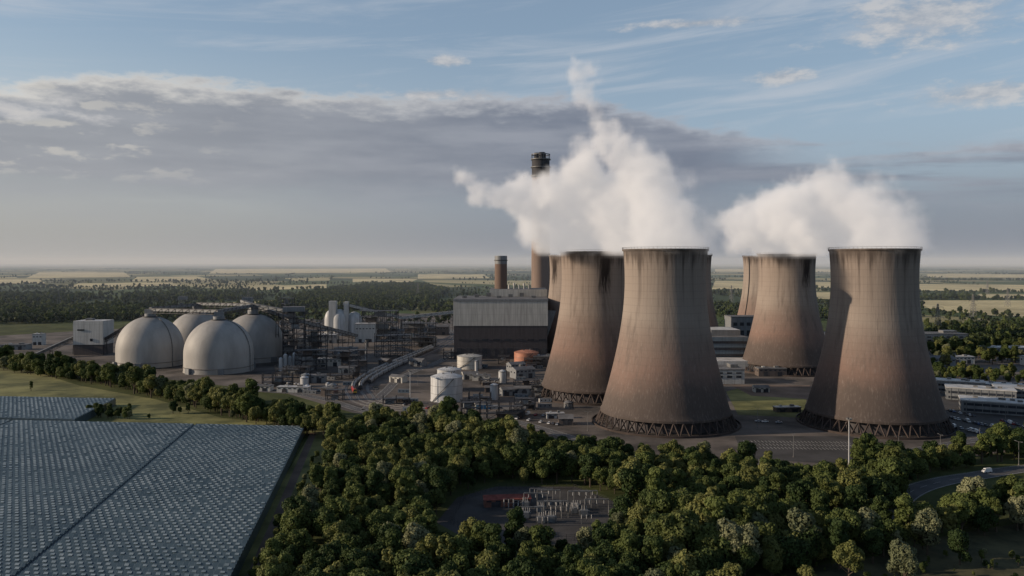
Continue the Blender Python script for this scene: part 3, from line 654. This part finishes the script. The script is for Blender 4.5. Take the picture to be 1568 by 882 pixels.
def tree_mesh(name,seed,H,R,nleaf,mat,nl=16,ls=.55,slim=False,trunk=True,zlow=.32):
    g=np.random.default_rng(seed); b=MB()
    if trunk:
        b.rev([(H*.03,0),(H*.02,H*.25),(H*.012,H*.6),(.03,H*.8)],7,m_bark)
        for k in range(6):
            t=g.uniform(0,6.28); z=H*g.uniform(.2,.45); q=(R*.6*math.cos(t),R*.6*math.sin(t),z+H*.2)
            b.beam((0,0,z),q,H*.014,m_bark)
    C=[];Rr=[]
    for k in range(nl):
        t=g.uniform(0,2*math.pi); zf=g.uniform(zlow,.92); pr=math.sqrt(max(0.02,1-((zf-.5)/.5)**2)); rr=R*.68*pr*g.uniform(.35,1.05)
        C.append((rr*math.cos(t),rr*math.sin(t),H*zf)); Rr.append(R*g.uniform(.20,.42)*(1 if not slim else .8))
    C.append((0,0,H*.6)); Rr.append(R*.52)
    C=np.array(C);Rr=np.array(Rr)
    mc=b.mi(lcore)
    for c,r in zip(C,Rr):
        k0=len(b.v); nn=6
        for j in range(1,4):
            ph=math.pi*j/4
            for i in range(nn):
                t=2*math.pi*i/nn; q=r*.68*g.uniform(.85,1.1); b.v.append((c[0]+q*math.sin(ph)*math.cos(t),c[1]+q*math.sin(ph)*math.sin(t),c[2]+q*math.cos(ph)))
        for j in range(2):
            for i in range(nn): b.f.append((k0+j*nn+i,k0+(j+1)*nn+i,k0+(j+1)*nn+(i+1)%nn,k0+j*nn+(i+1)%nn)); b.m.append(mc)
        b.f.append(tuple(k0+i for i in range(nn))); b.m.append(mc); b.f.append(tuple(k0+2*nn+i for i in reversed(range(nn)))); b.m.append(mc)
    w=Rr**2/np.sum(Rr**2); idx=g.choice(len(C),nleaf*2,p=w); d=g.normal(size=(nleaf*2,3)); d[:,2]+=.25; d/=np.linalg.norm(d,axis=1)[:,None]
    p=C[idx]+d*(Rr[idx]*g.uniform(.76,1.18,nleaf*2))[:,None]
    dist=np.min(np.linalg.norm(p[:,None]-C[None],axis=2)/Rr[None],axis=1); keep=(dist>.72)&(p[:,2]>H*.12); p=p[keep][:nleaf]; d=d[keep][:nleaf]
    nrm=d+g.normal(size=d.shape)*.45; nrm/=np.linalg.norm(nrm,axis=1)[:,None]
    a=np.cross(nrm,g.normal(size=d.shape)); a/=np.linalg.norm(a,axis=1)[:,None]; c2=np.cross(nrm,a); s=(ls*g.uniform(.5,1.15,len(p)))[:,None]
    k0=len(b.v); ml=b.mi(mat); q4=np.stack([p-a*s,p-c2*s*.7,p+a*s*.9,p+c2*s*.8],1).reshape(-1,3)
    b.v+= [tuple(x) for x in q4.tolist()]
    for i in range(len(p)): b.f.append((k0+4*i,k0+4*i+1,k0+4*i+2,k0+4*i+3)); b.m.append(ml)
    return b.build(name,link=False)
def coll(name,obs):
    c=bpy.data.collections.new(name)
    for o in obs: c.objects.link(o)
    return c
near=[tree_mesh('tree_a',1,13,5.4,3000,lf[0],ls=.46),tree_mesh('tree_b',2,12,4.8,2800,lf[0],ls=.46,nl=20),tree_mesh('tree_c',3,14,5.2,3000,lf[1],ls=.46),tree_mesh('tree_d',4,11,5.0,2800,lf[1],ls=.46,nl=22),tree_mesh('tree_e',5,15.5,4.6,3000,lf[0],slim=True,ls=.46),tree_mesh('tree_f',6,13,5.0,3000,lf[2],nl=22,ls=.43),
 tree_mesh('tree_g',7,17,3.6,2800,lf[1],nl=24,ls=.44,slim=True,zlow=.2),tree_mesh('tree_h',8,10,6.0,3000,lf[0],nl=26,ls=.46)]
NK=len(near)
farT=[tree_mesh('far_tree_a',11,12,6.5,240,lfar,8,1.5,trunk=False,zlow=.2),tree_mesh('far_tree_b',12,11,7,240,lfar,8,1.5,trunk=False,zlow=.2),tree_mesh('far_tree_c',13,13,6,240,lf[0],8,1.4,trunk=False,zlow=.2)]
cn=coll('tree_kinds',near); cf=coll('distant_tree_kinds',farT)
def scatter(name,pts,col):
    me=bpy.data.meshes.new(name); me.from_pydata([p[:3] for p in pts],[],[])
    for nm,ty,i in(('sc','FLOAT',3),('rz','FLOAT',4),('ix','INT',5)):
        at=me.attributes.new(nm,ty,'POINT'); at.data.foreach_set('value',[p[i] for p in pts])
    ob=bpy.data.objects.new(name,me); S.collection.objects.link(ob)
    ng=bpy.data.node_groups.new(name,'GeometryNodeTree'); ng.interface.new_socket('Geometry',in_out='INPUT',socket_type='NodeSocketGeometry'); ng.interface.new_socket('Geometry',in_out='OUTPUT',socket_type='NodeSocketGeometry')
    N=ng.nodes; gi=N.new('NodeGroupInput'); go=N.new('NodeGroupOutput'); ip=N.new('GeometryNodeInstanceOnPoints'); ci=N.new('GeometryNodeCollectionInfo')
    ci.inputs['Collection'].default_value=col; ci.inputs['Separate Children'].default_value=True; ci.inputs['Reset Children'].default_value=True
    def na(nm,ty):
        q=N.new('GeometryNodeInputNamedAttribute'); q.data_type=ty; q.inputs['Name'].default_value=nm
        return [s for s in q.outputs if s.enabled and s.name=='Attribute'][0]
    L=ng.links; L.new(gi.outputs[0],ip.inputs['Points']); L.new(ci.outputs[0],ip.inputs['Instance']); ip.inputs['Pick Instance'].default_value=True
    L.new(na('ix','INT'),ip.inputs['Instance Index'])
    cx=N.new('ShaderNodeCombineXYZ'); L.new(na('rz','FLOAT'),cx.inputs[2]); er=N.new('FunctionNodeEulerToRotation'); L.new(cx.outputs[0],er.inputs[0]); L.new(er.outputs[0],ip.inputs['Rotation'])
    L.new(na('sc','FLOAT'),ip.inputs['Scale']); L.new(ip.outputs[0],go.inputs[0])
    md=ob.modifiers.new('scatter','NODES'); md.node_group=ng; return ob
outer=W([(515,674),(560,658),(640,664),(740,668),(880,694),(1000,716),(1140,726),(1290,750),(1350,722),(1420,704),(1568,686),(1800,676),(1800,1050),(350,1050),(425,850),(485,750)])
holes=[W([(650,815),(668,795),(700,757),(760,742),(880,742),(950,765),(968,800),(900,846),(760,850),(680,840)]),W([(1060,1050),(1150,895),(1330,868),(1450,832),(1568,812),(1850,800),(1850,1050)]),
 W([(1385,760),(1410,728),(1568,704),(1850,690),(1850,775),(1568,788),(1450,800),(1380,835),(1330,820)])]
pts=[]
def add(pts,x,y,s,n=NK,w=None): pts.append((x,y,0,s*random.uniform(.68,1.22),random.uniform(0,6.28),random.choices(range(n),w)[0]))
sp=7.3; y=200.0
while y<500:
    x=-140.0
    while x<480:
        X=x+random.uniform(-3.4,3.4);Y=y+random.uniform(-3.4,3.4)
        if random.random()<.95 and inpoly(X,Y,outer) and not any(inpoly(X,Y,h) for h in holes):
            cl=mnoise.noise(Vector((X*.02,Y*.02,1))); 
            add(pts,X,Y,1.05+.45*cl,NK,[4,4,2,2,3,.5,.8,3] if cl<.1 else [2,2,3,3,2,1.6,1.2,2])
        x+=sp
    y+=sp
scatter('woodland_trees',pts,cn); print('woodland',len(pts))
pts=[]
HP=smoothpath([G(*q) for q in((-60,556),(0,562),(60,572),(120,580),(180,590),(230,602),(300,618),(360,634),(430,650),(480,662),(530,668))],5)
for p in HP:
    big_=.95+.40*mnoise.noise(Vector((p.x*.03,p.y*.03,4)))
    for o_ in(-9,-2,5): 
        if random.random()<.8: add(pts,p.x+random.uniform(-3,3),p.y+o_+random.uniform(-3,3),big_*1.2,NK,[3,3,3,3,2,1,1,2])
for q,n_ in (((175,640),9),((165,636),6),((220,640),2),((285,632),3),((390,640),6),((430,645),5),((60,600),1)):
    for k in range(n_): X,Y=G(*q); add(pts,X+random.uniform(-14,14),Y+random.uniform(-6,6),random.uniform(.4,.75))
scatter('hedgerow_trees',pts,cn)
pts=[]
for q in((1430,566),(1445,572),(1460,576),(1480,580),(1500,583),(1520,580),(1545,588),(1560,578),(1300,560),(1440,590)):
    for k in range(6): X,Y=G(*q); add(pts,X+random.uniform(-16,16),Y+random.uniform(-10,10),.85)
for k in range(320):
    px=random.uniform(1415,1800);py=random.uniform(500,560); X,Y=G(px,py); add(pts,X,Y,1.0)
for k in range(90):
    t=random.random(); X,Y=G(500-110*t+random.uniform(-12,22),690+200*t); add(pts,X,Y,random.uniform(.12,.4))
for k in range(60):
    X,Y=G(random.uniform(1150,1600),random.uniform(850,900)); add(pts,X,Y,random.uniform(.08,.28))
scatter('roadside_trees',pts,cn)
for q,s,k in(((1385,905),1.15,5),((1300,895),1.0,2),((1235,905),.7,3),((1420,850),1.2,5),((1330,850),1.2,5),((640,760),1.15,5),((1470,865),.9,0),((1040,905),1.0,5),((1000,940),1.0,5),((905,905),1.0,3)):
    dup(near[k],'broadleaf_tree',(*G(*q),0),random.uniform(0,6),s)
pts=[]
def fadd(x,y,s):
    if any(inpoly(x,y,q) for q in WFw): return
    pts.append((x,y,-.5,s*random.uniform(.75,1.25),random.uniform(0,6.28),random.randrange(3)))
for poly,spc in ((W([(420,474),(470,450),(560,438),(640,436),(690,446),(660,462),(600,476)]),17),(W([(-250,478),(0,470),(200,474),(420,480),(440,492),(200,492),(60,496),(-250,500)]),15),(W([(-200,455),(60,452),(160,458),(100,464),(-200,466)]),22),(W([(200,452),(380,450),(400,460),(180,464)]),22),
  (W([(1415,520),(1480,505),(1568,500),(1800,505),(1800,535),(1568,528),(1430,538)]),13),(W([(1090,470),(1260,478),(1270,492),(1100,490)]),18),(W([(640,470),(760,464),(800,474),(690,486)]),16)):
    xs=[p[0] for p in poly];ys=[p[1] for p in poly]; y=min(ys)
    while y<max(ys):
        x=min(xs)
        while x<max(xs):
            if inpoly(x,y,poly) and random.random()<.88: fadd(x+random.uniform(-5,5),y+random.uniform(-5,5),1.15)
            x+=spc
        y+=spc
for k in range(340):
    Y=1300*math.exp(random.uniform(0,2.3)); X=random.uniform(-.85,.85)*Y; t=random.choice([0.05,0.1,-0.1,-.2,0.3,1.75,1.4])+random.uniform(-.1,.1); L=random.uniform(150,800)*(1+Y/9000); st=10*(1+Y/7000); n_=int(L/st)
    if -200<X<450 and Y<1500: continue
    for i in range(n_):
        if random.random()<.78: fadd(X+math.cos(t)*st*i+random.uniform(-3,3),Y+math.sin(t)*st*i+random.uniform(-3,3),random.choice([.3,.4,.6,.8,1.0]))
for k in range(60):
    Y=1500*math.exp(random.uniform(0,2.3)); X=random.uniform(-.85,.85)*Y; n_=random.randint(20,80); sx=random.uniform(60,400);sy=random.uniform(20,70)
    for i in range(n_): fadd(X+random.gauss(0,sx),Y+random.gauss(0,sy),1.1)
scatter('distant_trees',pts,cf); print('distant',len(pts))
# ================================================================= STEAM
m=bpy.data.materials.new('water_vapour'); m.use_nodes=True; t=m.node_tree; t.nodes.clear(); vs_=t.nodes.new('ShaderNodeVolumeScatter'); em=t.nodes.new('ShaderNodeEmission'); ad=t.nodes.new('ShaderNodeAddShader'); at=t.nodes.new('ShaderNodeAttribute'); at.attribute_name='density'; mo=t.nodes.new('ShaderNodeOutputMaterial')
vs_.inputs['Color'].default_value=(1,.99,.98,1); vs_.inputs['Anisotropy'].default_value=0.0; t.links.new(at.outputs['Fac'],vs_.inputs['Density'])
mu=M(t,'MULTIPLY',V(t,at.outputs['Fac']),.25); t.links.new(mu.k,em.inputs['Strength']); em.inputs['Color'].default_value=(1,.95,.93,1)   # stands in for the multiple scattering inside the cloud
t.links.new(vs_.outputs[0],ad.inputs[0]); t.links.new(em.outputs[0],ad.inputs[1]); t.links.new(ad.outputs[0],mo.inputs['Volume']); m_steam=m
def steam(name,blobs,bmin,bmax,vox,dens):
    me=bpy.data.meshes.new(name); me.from_pydata([bmin,bmax],[],[]); ob=bpy.data.objects.new(name,me); S.collection.objects.link(ob)
    ng=bpy.data.node_groups.new(name,'GeometryNodeTree'); ng.interface.new_socket('Geometry',in_out='INPUT',socket_type='NodeSocketGeometry'); ng.interface.new_socket('Geometry',in_out='OUTPUT',socket_type='NodeSocketGeometry')
    N=ng.nodes; go=N.new('NodeGroupOutput'); pos=N.new('GeometryNodeInputPosition'); p=V(ng,pos.outputs[0])
    def vmath(op,a,b_):
        n=N.new('ShaderNodeVectorMath'); n.operation=op; setin(ng,n.inputs[0],a); setin(ng,n.inputs[1],b_); return n
    w1=noise(ng,p,0.035,2,.5,col=True); a=vmath('SUBTRACT',w1,(.5,.5,.5)); a=vmath('MULTIPLY',V(ng,a.outputs[0]),(36,36,32))
    w2=noise(ng,p,0.11,3,.6,col=True); c=vmath('SUBTRACT',w2,(.5,.5,.5)); c=vmath('MULTIPLY',V(ng,c.outputs[0]),(17,17,17))
    q=vmath('ADD',V(ng,a.outputs[0]),V(ng,c.outputs[0]))
    z=sep(ng,p)[2]; amp=sstep(ng,112,135,z)
    sc=N.new('ShaderNodeVectorMath'); sc.operation='SCALE'; ng.links.new(q.outputs[0],sc.inputs[0]); ng.links.new(amp.k,sc.inputs['Scale'])
    q=vmath('ADD',V(ng,sc.outputs[0]),p); wp=V(ng,q.outputs[0])
    f=None
    for (bx,by,bz,r,dn) in blobs:
        d=vmath('DISTANCE',wp,(bx,by,bz)); e=(1.0-V(ng,d.outputs['Value'])/r)*dn
        f=e if f is None else M(ng,'SMOOTH_MAX',f,e,.12)
    bill=noise(ng,p,0.065,6,.64); f=f+(bill-0.5)*1.25
    den=sstep(ng,0.0,0.5,f); den=den*dens*sstep(ng,109,114,z)
    vc=N.new('GeometryNodeVolumeCube'); ng.links.new(den.k,vc.inputs['Density']); vc.inputs['Min'].default_value=bmin; vc.inputs['Max'].default_value=bmax
    for i,ax in enumerate('XYZ'): vc.inputs['Resolution '+ax].default_value=int((bmax[i]-bmin[i])/vox)
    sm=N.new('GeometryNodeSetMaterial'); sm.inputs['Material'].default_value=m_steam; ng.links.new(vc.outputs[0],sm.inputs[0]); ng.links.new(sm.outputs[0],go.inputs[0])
    md=ob.modifiers.new('vapour','NODES'); md.node_group=ng
B1=[(1025,378,520,31,1),(1015,340,525,27,1),(1000,300,530,25,1),(985,268,535,21,1),(962,240,540,16,1),(938,215,545,13,.9),(920,188,550,11,.8),(912,165,550,10,.7),(902,140,550,10,.55),(888,108,550,9,.35),
(910,380,628,31,1),(895,345,620,29,1),(870,325,610,29,1),(840,322,600,27,1),(810,305,590,22,1),(780,290,585,18,.9),(755,290,580,13,.8),(735,290,580,10,.7),(710,272,580,9,.7),(932,312,580,30,1),(902,280,570,24,1),(890,252,560,18,.9),(962,322,560,30,1),(850,355,600,22,1),(815,345,590,18,.8),(960,355,570,26,1),(870,285,570,20,.9)]
B2=[(1347,382,516,31,1),(1350,350,520,29,1),(1318,325,530,26,1),(1286,308,545,24,1),(1250,304,570,22,.9),(1388,350,514,17,.9),(1211,385,775,32,1),(1200,360,760,36,1),(1170,346,750,32,1),(1140,342,740,26,1),(1128,362,740,20,.8),(1200,320,700,26,.9),(1232,322,660,29,.9),(1275,342,610,30,1),(1240,350,690,32,1)]
cv=lambda B:[(*P(x,y,Y),r,d) for x,y,Y,r,d in B]
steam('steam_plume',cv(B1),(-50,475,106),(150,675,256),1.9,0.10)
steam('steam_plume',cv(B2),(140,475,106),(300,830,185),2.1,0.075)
# ================================================================= HAZE
b=MB(); m=bpy.data.materials.new('atmospheric_haze'); m.use_nodes=True; t=m.node_tree; t.nodes.clear(); vs_=t.nodes.new('ShaderNodeVolumeScatter'); mo=t.nodes.new('ShaderNodeOutputMaterial'); t.links.new(vs_.outputs[0],mo.inputs['Volume'])
vs_.inputs['Color'].default_value=(.66,.77,.95,1); vs_.inputs['Density'].default_value=5.5e-5; vs_.inputs['Anisotropy'].default_value=0
b.box(0,16950,-5,60000,32000,300,m); b.build('haze')
# ================================================================= SUN + SKY + CAMERA
el=math.radians(16); az=math.radians(266)
sd=Vector((math.sin(az)*math.cos(el),math.cos(az)*math.cos(el),math.sin(el)))
L=bpy.data.lights.new('sun','SUN'); L.energy=5.0; L.angle=math.radians(.5); L.color=(1,.81,.61); lo=bpy.data.objects.new('sun',L); lo.rotation_euler=(-sd).to_track_quat('-Z','Y').to_euler(); lo.location=(-500,0,400); S.collection.objects.link(lo)
w=bpy.data.worlds.new('World'); S.world=w; w.use_nodes=True; nt=w.node_tree; bg=nt.nodes['Background']; bg.inputs['Strength'].default_value=.1
sk=nt.nodes.new('ShaderNodeTexSky'); sk.sky_type='NISHITA'; sk.sun_disc=False; sk.sun_elevation=el; sk.sun_rotation=az; sk.air_density=1.0; sk.dust_density=.8; sk.ozone_density=1.5
tc=nt.nodes.new('ShaderNodeTexCoord'); x,y,z=sep(nt,V(nt,tc.outputs['Generated']))
a=M(nt,'ARCTAN2',x,y)*57.2958; e=M(nt,'ARCSINE',M(nt,'MINIMUM',z,1.0))*57.2958
left=sstep(nt,14,-34,a)
n1=noise(nt,comb(nt,a*0.07,e*0.30,0.0),1,4,.5); n2=noise(nt,comb(nt,a*0.33,e*0.95,3.0),1,6,.6); n3=noise(nt,comb(nt,a*0.085,e*0.62,9.0),1,4,.5)
n2b=noise(nt,comb(nt,(a+1.2)*0.33,(e-1.0)*0.95,3.0),1,5,.6)
etop=12.1-sstep(nt,3,24,a)*4.3-sstep(nt,-26,-34,a)*1.0
d=etop-e+(n1-.5)*2.6+(n2-.5)*2.8
bank=sstep(nt,-.2,.7,d)*sstep(nt,2.2,6.5,e+(n3-.5)*4)
rgt=sstep(nt,12,24,a); st_=noise(nt,comb(nt,a*0.06,(e+a*0.04)*0.8,12.0),1,5,.55)
bank=bank*(1.0-rgt*(1.0-sstep(nt,.40,.62,st_)))
hl=sstep(nt,1.8,.0,d+(n2-.5)*1.8)
k10=lambda c,k=10: tuple(q*k for q in c)
skn=V(nt,sk.outputs[0])
lift=sstep(nt,40,22,e)
skyc=mix(nt,lift,skn,mix(nt,.45,mix(nt,1.0,skn,(1.45,1.4,1.3),'MULTIPLY'),k10((.28,.37,.51))))
hor=mix(nt,left,k10((.19,.22,.285)),k10((.36,.36,.355)))
col=mix(nt,sstep(nt,17,0,e)*.95,skyc,mix(nt,sstep(nt,1.5,10,e),hor,mix(nt,left,k10((.33,.41,.52)),k10((.60,.61,.60)))))
ci=noise(nt,comb(nt,(a+e*1.5)*.05,(e-a*.10)*.55,5.0),1,6,.6,.6); cirm=sstep(nt,.45,.78,ci)*.65*sstep(nt,6,10,e)*sstep(nt,60,30,e)
col=mix(nt,cirm,col,k10((.50,.54,.60)))
body=mix(nt,sstep(nt,.34,.66,n3*.8+n2*.2),k10((.165,.190,.250)),k10((.28,.30,.355)))
body=mix(nt,left*.55,body,k10((.38,.385,.395)))
edge=sstep(nt,.04,.20,n2-n2b)*sstep(nt,-14,-32,a+(n1-.5)*20)*sstep(nt,4.5,6.5,e)
body=mix(nt,edge*.6,body,k10((.60,.57,.52)))
cc=mix(nt,hl*.9,body,mix(nt,left,k10((.40,.42,.47)),k10((.72,.69,.64))))
col=mix(nt,bank*.92,col,cc)
pf=None
for (pa,pe,ra,re) in((27.5,15.5,7.5,2.6),(19,12.6,3.0,.8),(-4.8,14.3,2.0,.6),(31,10.5,6,1.2),(-32,9.3,6,1.2),(13,16.5,7,.5),(-6,12.0,5,.5)):
    q=M(nt,'SQRT',M(nt,'POWER',M(nt,'ABSOLUTE',(a-pa)/ra),2.0)+M(nt,'POWER',M(nt,'ABSOLUTE',(e-pe)/re),2.0)); g_=1.0-q
    pf=g_ if pf is None else M(nt,'MAXIMUM',pf,g_)
n4=noise(nt,comb(nt,a*.42,e*1.0,7.0),1,6,.62)
pm=sstep(nt,.1,.9,pf+(n4-.5)*2.4)
col=mix(nt,pm*.75,col,mix(nt,sstep(nt,.35,.65,n4),k10((.35,.38,.43)),k10((.58,.57,.57))))
nt.links.new(col.k,bg.inputs[0])
S.view_settings.view_transform='Standard'; S.view_settings.look='None'; S.view_settings.exposure=0
cam=bpy.data.cameras.new('camera'); cam.lens=36*FL/1568; cam.sensor_width=36; cam.clip_end=120000; cam.shift_y=-38/1568
co=bpy.data.objects.new('camera',cam); co.location=(0,0,CH); co.rotation_euler=(math.pi/2,0,0); S.collection.objects.link(co); S.camera=co
